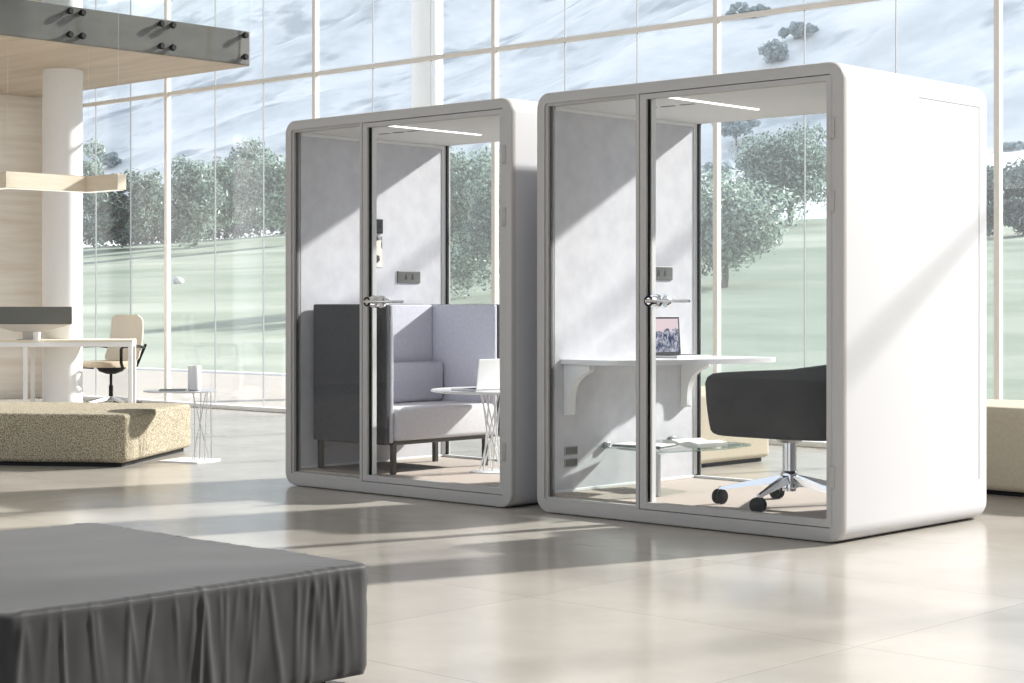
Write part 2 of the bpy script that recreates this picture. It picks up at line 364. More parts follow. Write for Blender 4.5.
# ------------------------------------------------------------------ the two pods
PW, PD, PH = 1.972, 1.42, 2.304
PY = 7.225
def make_pod(x0, label):
    t = thing('office_pod', label, 'office pod', (x0, PY, 0), 0, 'glazed white meeting pods')
    T = .060
    o0 = rrect(0, PW, .003, PH, .085); o1 = rrect(.012, PW-.012, .015, PH-.012, .073)
    ob1 = rrect(.03, PW-.03, .033, PH-.03, .06); obm = rrect(.009, PW-.009, .012, PH-.009, .08)
    i0 = rrect(T, PW-T, .012+T, PH-T, .02)
    # white body: rear of the shell; grey rim: its front
    MB().frame([o0, o0, obm, ob1, i0, i0], [.035, PD-.035, PD-.01, PD, PD, .035]).build('shell', M['podshell'], t, smooth=35)
    o2 = rrect(.004, PW-.004, .007, PH-.004, .081)
    MB().frame([o0, o0, o2, o1, i0, i0], [.0352, .014, .004, 0, 0, .0352]).build('front_frame', M['podframe'], t, smooth=35)
    # fixed pane and post
    zb, zt = .012+T, PH-T
    g0, g1, gb, gt = T+.016, .697, zb+.016, zt-.014
    MB().frame([rrect(T, .705, zb, zt, .003, 1)]*2 + [rrect(g0, g1, gb, gt, .003, 1)]*2, [.012, .06, .06, .012]).build('fixed_light_frame', M['podframe'], t)
    m = MB(); m.box(g0, g0+.007, .028, .045, gb, gt); m.build('glazing_seal', M['gasket'], t)
    MB().box(g0-.004, g1+.004, .030, .038, gb-.004, gt+.004).build('fixed_glass', M['glass'], t)
    MB().box(.705, .727, .0, .07, zb, zt, .003, 1).build('post', M['podframe'], t)
    # door
    dx0, dx1, dz0, dz1 = .731, PW-T-.004, zb+.004, zt-.004
    h0, h1, hb, ht = dx0+.042, dx1-.030, dz0+.036, dz1-.026
    d = MB().frame([rrect(dx0, dx1, dz0, dz1, .004, 2)]*2 + [rrect(h0, h1, hb, ht, .004, 2)]*2, [.004, .05, .05, .004]).build('door', M['podframe'], t)
    MB().box(h0, h0+.0055, .018, .034, hb, ht).build('glazing_seal', M['black'], d)
    MB().box(h0-.004, h1+.004, .023, .031, hb-.004, ht+.004).build('door_glass', M['glass'], d)
    m = MB().box(h0+.008, h0+.014, .036, .068, hb, ht, .001, 1); m.build('inner_reveal', M['white'], d)
    for z in (1.985, 1.634, .318):
        MB().box(dx1-.012, dx1+.02, -.010, .012, z-.05, z+.05, .004).tube([(dx1+.004, -.010, z-.05), (dx1+.004, -.010, z+.05)], .007, 10).build('hinge', M['podframe'], d, smooth=True)
    hx, hz = dx0+.112, 1.16
    MB().lathe([(.038, .004), (.038, -.012), (.036, -.016), (.0, -.017)], (hx, 0, hz), 32, 'Y').lathe([(.028, -.014), (.028, -.060), (.024, -.064), (0, -.064)], (hx, 0, hz), 32, 'Y').build('lock_cylinder', M['chrome'], d, smooth=True)
    MB().lathe([(.0285, -.060), (.0285, -.066), (.018, -.067), (.018, -.061)], (hx, 0, hz), 32, 'Y').build('lock_ring', M['black'], d, smooth=True)
    MB().tube([(hx, -.06, hz), (hx, -.078, hz), (hx+.02, -.085, hz+.001), (hx+.09, -.085, hz+.001), (hx+.205, -.083, hz), (hx+.215, -.078, hz)], [.010, .010, .0095, .008, .0065, .004], 12).build('handle', M['chrome'], d, smooth=True)
    MB().lathe([(.038, .05), (.038, .062), (.022, .066), (.022, .10), (0, .10)], (hx, 0, hz), 32, 'Y').tube([(hx, .09, hz), (hx+.02, .1, hz), (hx+.14, .1, hz)], .008, 12).build('inner_handle', M['chrome'], d, smooth=True)
    # lining
    fl = .10
    MB().box(T, PW-T, .062, PD-.03, zb, fl).build('carpet_floor', M['carpet'], t)
    MB().box(T, PW-T, .072, PD-.05, zt-.012, zt).build('ceiling_panel', M['ceil'], t)
    ztop = zt-.012
    MB().box(T, T+.013, .072, PD-.094, fl, ztop-.02, .002, 1).build('wall_lining', M['felt'], t)
    MB().box(PW-T-.013, PW-T, .072, PD-.094, fl, ztop-.02, .002, 1).build('wall_lining', M['felt'], t)
    m = MB()
    for x in (T, PW-T-.02): m.box(x, x+.02, .072, PD-.08, ztop-.02, ztop, .002, 1)
    for x in (T, PW-T-.018): m.box(x, x+.018, .072, PD-.08, fl, fl+.016, .002, 1)
    m.box(T, PW-T, PD-.09, PD-.06, fl, fl+.014, .002, 1)
    for x in (T, PW-T-.015): m.box(x, x+.015, PD-.092, PD-.058, fl+.018, ztop, .002, 1)
    m.build('lining_trim', M['white'], t)
    for x in (T+.002, PW-T-.034): MB().box(x, x+.027, PD-.0575, PD-.042, fl, ztop).build('rear_seal', M['black'], t)
    MB().box(T+.030, PW-T-.030, PD-.054, PD-.046, fl+.006, ztop-.006).build('rear_glass', M['glass'], t)
    MB().box(.815, .835, .09, .93, ztop-.006, ztop+.002).build('light_strip', M['led'], t)
    for x in (.42, .55, .68):
        MB().box(x-.045, x+.045, .46, .485, ztop-.003, ztop+.002, .001, 1).build('ceiling_vent', M['plate'], t)
    # side panel seam
    m = MB(); x = PW
    m.box(x-.001, x+.0012, .70, 1.315, 2.184, 2.188).box(x-.001, x+.0012, 1.313, 1.317, .22, 2.188)
    m.build('panel_seam', M['joint'], t)
    # socket plate on the left wall
    s = MB().box(T+.013, T+.021, .905, 1.115, 1.287, 1.367, .003, 2).build('socket_plate', M['plate'], t)
    for y in (.98, 1.04): MB().prism([(y-.013, 1.311), (y+.013, 1.311), (y+.004, 1.346), (y-.004, 1.346)], T+.0205, T+.022, axis='X').build('socket', M['pins'], s)
    for (x, y) in ((.12, .12), (PW-.12, .12), (.12, PD-.12), (PW-.12, PD-.12)):
        MB().lathe([(.03, 0), (.03, .012)], (x, y, 0), 16).build('foot', M['black'], t)
    return t
P1X, P2X = -8.755, -6.597
pod1 = make_pod(P1X, 'left white office pod with grey front frame, holding a high-backed lavender sofa')
pod2 = make_pod(P2X, 'right, nearer white office pod with a desk, laptop and charcoal swivel chair')
FZ = .10
# things fixed to the pod walls
lx = P1X + .060 + .0135
t = MB().box(0, .012, -.0775, .0775, 0, .095, .003).build('control_screen', M['screen_off']); t.location = (lx, PY+.690, 1.612)
tag(t, 'small black wall screen above the picture strip inside the sofa pod', 'screen')
def picture_mat():
    m, nt, o = new_mat('picture_print'); L = nt.links.new
    b = nt.nodes.new('ShaderNodeBsdfPrincipled'); b.inputs['Roughness'].default_value = .4; L(b.outputs[0], o.inputs[0])
    tc = nt.nodes.new('ShaderNodeTexCoord'); v = nt.nodes.new('ShaderNodeTexVoronoi'); v.inputs['Scale'].default_value = 26; L(tc.outputs['Object'], v.inputs[0])
    r = nt.nodes.new('ShaderNodeValToRGB'); r.color_ramp.interpolation = 'CONSTANT'
    e = r.color_ramp.elements; e[0].color = (.05, .045, .04, 1); e[1].position = .3; e[1].color = (.80, .78, .76, 1)
    for p, c in ((.5, (.45, .25, .15, 1)), (.62, (.30, .30, .32, 1)), (.8, (.85, .75, .68, 1))):
        q = e.new(p); q.color = c
    s = nt.nodes.new('ShaderNodeSeparateColor'); L(v.outputs['Color'], s.inputs[0]); L(s.outputs[0], r.inputs[0]); L(r.outputs[0], b.inputs['Base Color'])
    return m
t = MB().box(0, .004, -.0775, .0775, 0, .205, .001, 1).build('wall_picture', picture_mat()); t.location = (lx, PY+.690, 1.39)
tag(t, 'narrow picture strip in white, black and brown below the small wall screen', 'picture')
# ---- sofa
t = thing('high_back_sofa', 'lavender high-backed sofa with charcoal outer side wing in the left pod', 'sofa', (P1X, PY, FZ))
z0, z1 = .185, 1.045
MB().box(.125, .80, .125, .165, z0, z1, .012, 3).build('near_wing', M['sofadark'], t, smooth=True)
MB().box(.14, .80, .166, .20, z0+.01, z1-.004, .010, 3).build('wing_lining', M['sofalight'], t, smooth=True)
MB().box(.09, .125, .166, 1.15, z0, z1, .012, 3).build('back_shell', M['sofadark'], t, smooth=True)
MB().box(.126, .235, .2005, 1.08, z0+.01, z1-.003, .010, 3).build('back_panel', M['sofalight'], t, smooth=True)
MB().box(.126, .80, 1.081, 1.115, z0+.01, z1-.002, .010, 3).build('far_wing_lining', M['sofalight'], t, smooth=True)
MB().box(.126, .80, 1.116, 1.15, z0, z1, .012, 3).build('far_wing', M['sofadark'], t, smooth=True)
MB().box(.165, .82, .205, 1.075, .205, .405, .028, 4).build('seat_cushion', M['seatlight'], t, smooth=True)
MB().box(.237, .36, .21, 1.07, .407, .665, .03, 4).build('back_cushion', M['sofalight'], t, smooth=True)
MB().box(.15, .79, .21, 1.07, .18, .204, .003, 1).build('base_frame', M['darkmetal'], t)
for (x, y) in ((.13, .19), (.77, .22), (.75, 1.05), (.30, 1.04)):
    MB().box(x-.016, x+.016, y-.016, y+.016, 0, .19, .003, 1).build('leg', M['darkmetal'], t)
# ---- small table in pod 1
tx, ty = -7.66, 7.98
t = thing('pedestal_table', 'small round white table on twisted wire legs beside the lavender sofa', 'table', (tx, ty, FZ))
MB().lathe([(0.01, .497), (.35, .497), (.38, .503), (.382, .510), (.375, .516), (.01, .516)], (0, 0, 0), 64).build('table_top', M['whitetop'], t, smooth=True)
MB().lathe([(.01, 0), (.13, 0), (.13, .006), (.12, .010), (.01, .010)], (0, 0, 0), 48).build('base', M['white'], t, smooth=True)
for k in range(8):
    a = 2*math.pi*k/8; s_ = 1 if k % 2 else -1
    b_ = a + s_*2.2
    MB().tube([(.075*math.cos(a), .075*math.sin(a), .008), (.075*math.cos(b_), .075*math.sin(b_), .50)], .0045, 8).build('leg', M['white'], t)
# open laptop helper
def laptop(loc, rz, label, lidmat, scrmat, basemat, open_deg=105, hh=.215):
    t = thing('laptop', label, 'laptop', loc, rz, None)
    # local: hinge along y at x=0, base towards +x, lid up, screen faces +x
    MB().box(0, .215, -.155, .155, 0, .013, .004, 2).build('keyboard_base', basemat, t)
    m = MB()
    for r_ in range(5):
        for c_ in range(13): m.box(.035+r_*.02, .051+r_*.02, -.135+c_*.0208, -.118+c_*.0208, .0125, .0145)
    m.build('keys', M['black'] if basemat is not M['white'] else M['joint'], t)
    R = Matrix.Translation((.002, 0, .013)) @ Matrix.Rotation(math.radians(-(open_deg-90)), 4, 'Y')
    ld = MB().box(-.007, 0, -.155, .155, 0, hh, .003, 2, rot=R).build('lid', lidmat, t)
    MB().box(0, .0012, -.152, .152, .004, hh-.004, rot=R).build('screen_bezel', M['black'], ld)
    MB().box(.0012, .002, -.140, .140, .016, hh-.014, rot=R).build('screen', scrmat, ld)
    return t
def wallpaper():
    m, nt, o = new_mat('mountain_wallpaper'); L = nt.links.new
    e = nt.nodes.new('ShaderNodeEmission'); e.inputs[1].default_value = .75; L(e.outputs[0], o.inputs[0])
    tc = nt.nodes.new('ShaderNodeTexCoord'); sp = nt.nodes.new('ShaderNodeSeparateXYZ'); L(tc.outputs['Object'], sp.inputs[0])
    n = nt.nodes.new('ShaderNodeTexNoise'); n.inputs['Scale'].default_value = 14; n.inputs['Detail'].default_value = 6; L(tc.outputs['Object'], n.inputs[0])
    a = nt.nodes.new('ShaderNodeMath'); a.operation = 'MULTIPLY_ADD'; L(n.outputs['Fac'], a.inputs[0]); a.inputs[1].default_value = .16; L(sp.outputs['Z'], a.inputs[2])
    g = nt.nodes.new('ShaderNodeMath'); g.operation = 'GREATER_THAN'; L(a.outputs[0], g.inputs[0]); g.inputs[1].default_value = .232
    n2 = nt.nodes.new('ShaderNodeTexNoise'); n2.inputs['Scale'].default_value = 40; n2.inputs['Detail'].default_value = 5; n2.inputs['Distortion'].default_value = 1; L(tc.outputs['Object'], n2.inputs[0])
    r = nt.nodes.new('ShaderNodeValToRGB'); r.color_ramp.elements[0].position = .4; r.color_ramp.elements[0].color = (.06, .08, .15, 1); r.color_ramp.elements[1].position = .65; r.color_ramp.elements[1].color = (.62, .62, .70, 1)
    L(n2.outputs['Fac'], r.inputs[0])
    mx = nt.nodes.new('ShaderNodeMix'); mx.data_type = 'RGBA'; L(g.outputs[0], mx.inputs[0]); L(r.outputs[0], mx.inputs[6]); mx.inputs[7].default_value = (.86, .70, .74, 1)
    L(mx.outputs[2], e.inputs[0]); return m
laptop((-7.50, 7.83, FZ+.516), math.pi, 'open white laptop on the small round table, seen from behind its lid', M['white'], M['screen_off'], M['alu'], 97, .185)
# ---- pod 2: desk
dl = P2X + .0735
t = thing('wall_desk', 'white curved wall-mounted desk with two brackets inside the right pod', 'desk', (dl, PY, 0))
pts = roundpoly([(0, .12), (.36, .12), (.58, .5), (.675, 1.0), (.675, 1.27), (0, 1.27)], [0, .06, .35, .3, .10, 0])
MB().prism(pts, .812, .84, bev=.004).build('desk_top', M['whitetop'], t)
for y in (.165, 1.22):
    prof = roundpoly([(0, .53), (.05, .53), (.052, .66), (.10, .74), (.19, .775), (.19, .812), (0, .812)], [.004, .02, .12, .10, .01, 0, 0])
    MB().prism(prof, y-.022, y+.022, axis='Y', bev=.003).build('bracket', M['white'], t, smooth=True)
laptop((-6.36, 8.06, .84), math.radians(0), 'open laptop on the wall desk, showing a mountain under a pink sky', M['gasket'], wallpaper(), M['alu'], 94, .222)
t = thing('glass_shelf', 'low greenish glass shelf on a slim grey post beneath the wall desk', 'shelf', (dl, PY, FZ))
MB().prism(roundpoly([(0, .42), (.54, .30), (.66, .75), (.60, 1.12), (0, 1.20)], [.0, .04, .1, .08, 0]), .238, .248, bev=.002).build('shelf_glass', M['shelfglass'], t)
MB().box(.488, .516, .335, .36, 0, .237, .003, 1).build('post', M['steel'], t)
for y in (.5, 1.1): MB().box(0, .03, y-.015, y+.015, .226, .262, .003).build('clamp', M['steel'], t)
t = thing('magazine', 'dark-covered magazine lying at the front of the low glass shelf', 'magazine', (-6.30, 7.80, FZ+.248), math.radians(12))
MB().box(-.15, .15, -.10, .10, 0, .005, .001, 1).build('cover', M['darkbook'], t); MB().box(-.146, .150, -.097, .097, .0052, .010).build('pages', M['paper'], t)
t = thing('booklet', 'white open booklet lying at the back of the low glass shelf', 'booklet', (-6.20, 8.14, FZ+.248), math.radians(-14))
MB().prism([(-.16, .0), (.0, .0), (.16, .0), (.16, .012), (.08, .020), (.0, .006), (-.08, .022), (-.16, .012)], -.11, .11, axis='Y').build('pages', M['paper'], t)
for i, z in enumerate((.33, .263)):
    t = thing('wall_vent', ('upper' if i == 0 else 'lower') + ' of two small louvred grey vents low on the pod wall', 'vent', (dl, PY+.205, z), 0, 'vents low on the pod wall')
    MB().box(0, .006, -.055, .055, -.024, .024, .002).build('plate', M['joint'], t)
    m = MB()
    for k in range(8): m.box(.006, .0075, -.046+k*.012, -.038+k*.012, -.018, .018)
    m.build('louvres', M['plate'], t)
# ---- pod 2: tub chair
cx, cy = -5.235, 7.675
t = thing('swivel_tub_chair', 'charcoal swivel tub chair on a polished star base with casters in the right pod', 'chair', (cx, cy, FZ), 0)
def ushell(rx, ry, off, nseg=40):
    # plan of the wrap: opens to -x ; returns points from one arm tip round the back to the other
    pts = []
    for k in range(nseg+1):
        s_ = -1 + 2*k/nseg
        a = s_*math.radians(108)
        c_, n_ = math.cos(a), math.sin(a)
        e = 2.6
        x = (rx-off)*math.copysign(abs(c_)**(2/e), c_); y = (ry-off)*math.copysign(abs(n_)**(2/e), n_)
        if abs(s_) > .62:
            f = (abs(s_)-.62)/.38; x = x*(1-f) + (-.29)*f*1.0 
        pts.append((x, y, abs(s_)))
    return pts
def shell(off0, off1, zb_, name, mat):
    b = bmesh.new(); N = 9
    A, B = ushell(.42, .345, off0), ushell(.42, .345, off1)
    grid = []
    for side, P_ in ((0, A), (1, B)):
        g_ = []
        for (x, y, s_) in P_:
            top = .755 - .075*s_**1.5
            bot = zb_ + .01*s_
            endf = max(0, (s_-.86)/.14)
            col = []
            for j in range(N+1):
                v_ = j/N
                zz = bot + (top-bot)*v_
                if endf: zz = bot + .02*endf**2 + (zz-bot)*(1-.20*endf**2.5)
                fl_ = 1 + .03*(v_-.5) - .04*(1-v_)**3
                col.append(b.verts.new((x*fl_, y*fl_, zz)))
            g_.append(col)
        grid.append(g_)
    G, H = grid
    n = len(A)
    for i in range(n-1):
        for j in range(N):
            b.faces.new((G[i][j], G[i+1][j], G[i+1][j+1], G[i][j+1])); b.faces.new((H[i][j], H[i][j+1], H[i+1][j+1], H[i+1][j]))
        b.faces.new((G[i][N], G[i+1][N], H[i+1][N], H[i][N])); b.faces.new((G[i][0], H[i][0], H[i+1][0], G[i+1][0]))
    for i in (0, n-1):
        for j in range(N): b.faces.new((G[i][j], G[i][j+1], H[i][j+1], H[i][j]))
    m = MB(); m.b.free(); m.b = b
    o = m.build(name, mat, t, smooth=60)
    bv = o.modifiers.new('b', 'BEVEL'); bv.width = .012; bv.segments = 3; bv.limit_method = 'ANGLE'; bv.angle_limit = math.radians(50)
    return o
shell(0, .055, .362, 'backrest_shell', M['tub'])
MB().prism(roundpoly([(-.28, -.275), (.30, -.275), (.34, 0), (.30, .275), (-.28, .275)], [.08, .15, .3, .15, .08]), .368, .47, bev=.02).build('seat', M['tub'], t, smooth=True)
MB().lathe([(.06, .33), (.085, .366), (.01, .366)], (0, 0, 0), 24).build('seat_mount', M['steel'], t)
MB().lathe([(.036, .08), (.036, .325), (.044, .326), (.044, .338)], (0, 0, 0), 28).build('column', M['chrome'], t, smooth=True)
MB().lathe([(.03, .09), (.05, .10), (.048, .165), (.037, .185)], (0, 0, 0), 28).build('hub', M['chrome'], t, smooth=True)
def tapered_arm(L_, z_in, z_out):
    m = MB(); b = m.b; R = []
    for k in range(7):
        f = k/6; x = .03 + (L_-.03)*f; w = .026*(1-f)+.013*f; zt_ = z_in+(z_out-z_in)*f**1.1; h = .042*(1-f)+.016*f
        R.append([b.verts.new(p) for p in ((x, -w, zt_-h), (x, w, zt_-h), (x, w*.6, zt_), (x, -w*.6, zt_))])
    for A, B in zip(R, R[1:]):
        for k in range(4): b.faces.new((A[k], A[(k+1) % 4], B[(k+1) % 4], B[k]))
    b.faces.new(R[0][::-1]); b.faces.new(R[-1]); return m
def star_base(t, n, L_, a0, hub_z, tip_z, armmat, casters=True, cr=.028, wheelmat=None):
    for k in range(n):
        a = a0 + 2*math.pi*k/n
        m = tapered_arm(L_, hub_z, tip_z)
        bmesh.ops.transform(m.b, matrix=Matrix.Rotation(a, 4, 'Z'), verts=m.b.verts[:])
        arm = m.build('base_arm', armmat, t)
        if casters:
            ox, oy = L_*math.cos(a), L_*math.sin(a)
            c = MB(); sw = a + .9 + k*.7
            for s_ in (-1, 1):
                q = MB.lathe
                c.lathe([(.006, s_*.006), (cr, s_*.008), (cr+.001, s_*.014), (cr, s_*.021), (.01, s_*.024)], (0, 0, cr+.001), 22, 'Y')
            bmesh.ops.transform(c.b, matrix=Matrix.Translation((ox, oy, 0)) @ Matrix.Rotation(sw, 4, 'Z'), verts=c.b.verts[:])
            w_ = c.build('caster', wheelmat or M['black'], arm, smooth=True)
            MB().tube([(ox, oy, cr*1.7), (ox, oy, tip_z+.004)], .008, 10).build('caster_stem', M['chrome'], arm, smooth=True)
star_base(t, 5, .362, math.radians(207), .165, .090, M['chrome'], cr=.039)

# ------------------------------------------------------------------ ottomans
def block_ottoman(name, label, loc, rz, sx, sy, h, mat, group, gap=.03, bev=.035, mound=.012):
    """soft block, corner at local origin, extends to +x, +y"""
    t = thing(name, label, 'ottoman', loc, rz, group)
    m = MB(); m.box(0, sx, 0, sy, gap, h)
    bmesh.ops.subdivide_edges(m.b, edges=m.b.edges[:], cuts=13, use_grid_fill=True)
    es = [e for e in m.b.edges if len(e.link_faces) == 2 and e.link_faces[0].normal.angle(e.link_faces[1].normal) > 1]
    bmesh.ops.bevel(m.b, geom=es, offset=bev, segments=4, affect='EDGES', profile=.5)
    for v in m.b.verts:
        fx, fy = v.co.x/sx, v.co.y/sy
        if v.co.z > h*.6:
            v.co.z += mound*(max(0, 16*fx*(1-fx)*fy*(1-fy))**.4) - mound*.5
        p = 0.006*noise.noise(v.co*2.2); v.co += Vector((p, p, p*.5))
    m.build('cushion', mat, t, smooth=60)
    MB().box(.05, sx-.05, .05, sy-.05, 0, gap+.01).build('plinth', M['black'], t)
    return t
# left beige ottoman (turned)
cxy = at(126, 12.45)
a_w = math.atan2(RY*.14*-1*0 + 0, 1)
# local +x runs to the left in view, local +y away
e2c = Vector((.14, .99)).normalized()                # (right, forward) in camera terms
yw = Vector((RX*e2c.x - RY*e2c.y, RY*e2c.x + RX*e2c.y))
rz = math.atan2(-yw.x, yw.y)
cp = Vector(cxy) - Vector((math.cos(rz), math.sin(rz)))*1.85
block_ottoman('ottoman', 'long low beige boucle ottoman in front of the white desk', (cp.x, cp.y, 0), rz, 1.85, 1.45, .375, M['boucle'], 'beige ottomans')
block_ottoman('ottoman', 'beige ottoman behind the right pod, seen through its rear glass', (-8.83, 9.86, 0), 0, 1.33, .90, .53, M['boucle2'], 'beige ottomans')
block_ottoman('ottoman', 'beige ottoman by the window at the right edge, just past the right pod', (-5.75, 9.72, 0), 0, 1.5, .85, .53, M['boucle2'], 'beige ottomans')

# front charcoal ottoman with a loose pleated cover
def draped(x0, x1, y0, y1, zb_, zt_):
    t = thing('ottoman', 'large charcoal ottoman with loose wrinkled cover in the left foreground', 'ottoman', (x0, y0, 0), 0)
    W_, D_ = x1-x0, y1-y0; r = .045
    per = []
    step = .006
    corners = [(0, 0), (W_, 0), (W_, D_), (0, D_)]
    def edge(a, b):
        L_ = math.dist(a, b); n = int(L_/step); return [(a[0]+(b[0]-a[0])*k/n, a[1]+(b[1]-a[1])*k/n) for k in range(n)]
    s_acc = 0
    random.seed(4)
    base = rrect(0, W_, 0, D_, r, 6)
    # resample
    pts = []
    for i in range(len(base)):
        a, b = base[i], base[(i+1) % len(base)]; L_ = math.dist(a, b); n = max(1, int(L_/step))
        for k in range(n): pts.append((a[0]+(b[0]-a[0])*k/n, a[1]+(b[1]-a[1])*k/n))
    n = len(pts); cen = Vector((W_/2, D_/2))
    ridges = []
    s = 0
    while s < 2*(W_+D_):
        s += random.choice((.018, .03, .05, .09)); ridges.append((s, random.uniform(.004, .009), random.uniform(.003, .008), random.uniform(-.05, .05), random.uniform(0.1, .6), random.random() < .45))
    S_ = [0]
    for i in range(1, n): S_.append(S_[-1] + math.dist(pts[i-1], pts[i]))
    tot = S_[-1]
    def fold(s, v):          # v = 0 at the top edge, 1 at the hem
        d = 0
        for (c, w, a, lean, start, full) in ridges:
            cc = c + lean*(v-.3)
            x = (s-cc)/(w*(1+1.0*v))
            if abs(x) < 3.5:
                env = min(1, v*9)*(1 if full else max(0, 1-v/ (0.5+start)))
                d += .75*a*math.exp(-x*x)*env
        d += .006*noise.noise(Vector((s*5, v*1.3, 1)))*min(1, v*4) + .003*noise.noise(Vector((s*17, v*2.5, 4)))*min(1, v*5)
        return d
    b = bmesh.new(); NV = 26; rows = []
    nrm = []
    for i in range(n):
        p, q = Vector(pts[i-1]), Vector(pts[(i+1) % n]); d = (q-p).normalized(); nrm.append(Vector((d.y, -d.x)))
    for j in range(NV+1):
        v = j/NV
        row = []
        for i, p in enumerate(pts):
            off = fold(S_[i], v); z = zt_ - .012 - (zt_-.012-zb_)*v
            if v > .92: off -= .008*((v-.92)/.08)
            row.append(b.verts.new((p[0]+nrm[i].x*off, p[1]+nrm[i].y*off, z)))
        rows.append(row)
    # top rings inward
    tops = []
    NR = 46
    for j in range(1, NR+1):
        f = (j/NR)
        row = []
        for i, p in enumerate(pts):
            P_ = Vector(p); q = cen + (P_-cen)*(1-f**1.5*.998) if j > 0 else P_
            dist = (P_-q).length
            z = zt_ - .012 + .012*min(1, math.sqrt(dist/.02))
            z += .6*fold(S_[i], .10)*math.exp(-dist/.05)*.9 + .0035*noise.noise(Vector((q.x*4, q.y*4, 0)))
            row.append(b.verts.new((q.x, q.y, z)))
        tops.append(row)
    allr = rows[::-1] + tops
    for A, B in zip(allr, allr[1:]):
        for k in range(n): b.faces.new((A[k], A[(k+1) % n], B[(k+1) % n], B[k]))
    b.faces.new(allr[-1]); b.faces.new(allr[0][::-1])
    m = MB(); m.b.free(); m.b = b
    m.build('cover', M['greyfab'], t, smooth=80)
    MB().box(.10, W_-.10, .10, D_-.10, 0, zb_+.02).build('plinth', M['black'], t)
draped(-5.48, -3.972, 2.36, 3.618, .03, .362)

# ------------------------------------------------------------------ side table with vase and notebook
sx_, sy_ = at(190, 12.98)
t = thing('side_table', 'small wire-legged side table with thin top beside the beige boucle ottoman', 'table', (sx_, sy_, 0), math.radians(20))
def at2(du, Z): 
    a = at(190+du, Z); return a
MB().prism(roundpoly([(-.165, -.165), (.165, -.165), (.165, .165), (-.165, .165)], .02), 0, .010, bev=.002).build('base', M['white'], t)
MB().lathe([(.01, .508), (.255, .508), (.27, .512), (.27, .516), (.265, .518), (.01, .514)], (-.055, -.04, 0), 56).build('table_top', M['alu'], t, smooth=True)
for k in range(6):
    a = 2*math.pi*k/6 + .3; b_ = a + (2.3 if k % 2 else -.15)
    MB().tube([(.07*math.cos(a)+.07, .07*math.sin(a)+.05, .009), (.07*math.cos(b_)+.07, .07*math.sin(b_)+.05, .509)], .0035, 8).build('leg', M['steel'], t)
vx, vy = at(194.5, 12.98)
t = MB().lathe([(.01, 0), (.044, 0), (.048, .004), (.048, .172), (.045, .178), (.040, .178), (.040, .03), (.01, .03)], (0, 0, 0), 36).build('vase', M['white'], smooth=True)
t.location = (vx, vy, .5175); tag(t, 'white cylindrical vase standing on the wire-legged side table', 'vase')
bx_, by_ = at(173, 12.92)
t = thing('notebook', 'dark thin notebook lying beside the white vase on the side table', 'notebook', (bx_, by_, .518), math.radians(50))
MB().box(-.095, .095, -.065, .065, 0, .010, .002, 1).build('cover', M['darkbook'], t)
MB().box(-.091, .0955, -.0655, .0655, .002, .008).build('pages', M['paper'], t)

# ------------------------------------------------------------------ desk, monitor, task chair
d0 = at(132.5, 18.75); ang = math.atan2(RY, RX) + math.radians(0)
# local +x towards the right in view, +y away ; origin at the right end of the front edge
t = thing('office_desk', 'white-framed office desk with thin top in front of the white column', 'desk', (d0[0], d0[1], 0), ang + math.radians(9))
MB().box(-2.3, 0, 0, .75, .745, .772, .003, 1).build('desk_top', M['woodtop'], t)
MB().box(-2.3, 0, -.006, .04, .70, .750, .004, 1).box(-2.3, 0, .71, .755, .70, .750, .004, 1).box(-.045, 0, .0, .75, .70, .75, .004, 1).build('desk_frame', M['white'], t)
for (x, y) in ((-.024, .018), (-1.10, .018), (-.024, .73), (-1.10, .73), (-2.27, .018), (-2.27, .73)):
    MB().box(x-.022, x+.022, y-.022, y+.022, 0, .70, .004, 1).build('leg', M['white'], t)
mo = at(30, 18.55)
t = thing('monitor', 'wide dark grey monitor with pale tapering chin standing on the white-framed desk', 'monitor', (mo[0]-.12-.130, mo[1]+.28-.122, .772), ang + math.radians(2))
hw = .44
MB().box(-hw, hw, -.02, .01, .165, .35, .008, 2).build('screen', M['monitor'], t)
MB().prism([(-hw, .165), (hw, .165), (.16, .085), (-.16, .085)], -.022, .012, axis='Y', bev=.003).build('chin', M['pale'], t)
MB().box(-.08, .08, -.005, .03, 0, .10, .003, 1).build('stand', M['pale'], t)
MB().box(-.12, .12, -.09, .10, 0, .008, .003, 1).build('stand_foot', M['alu'], t)
mo2 = at(38, 18.45)
t = MB().lathe([(.01, 0), (.032, 0), (.040, .085), (.036, .085), (.030, .01), (.01, .008)], (0, 0, 0), 28).build('cup', M['white'], smooth=True)
t.location = (mo2[0]-.085, mo2[1]+.04, .772); tag(t, 'small white cup beside the foot of the desk monitor', 'cup')
# low partition between desk legs, pale
cxy = at(111, 19.85)
t = thing('task_chair', 'beige mesh-backed task chair with dark armrests behind the white-framed desk', 'chair', (cxy[0], cxy[1], 0), ang + math.radians(64))
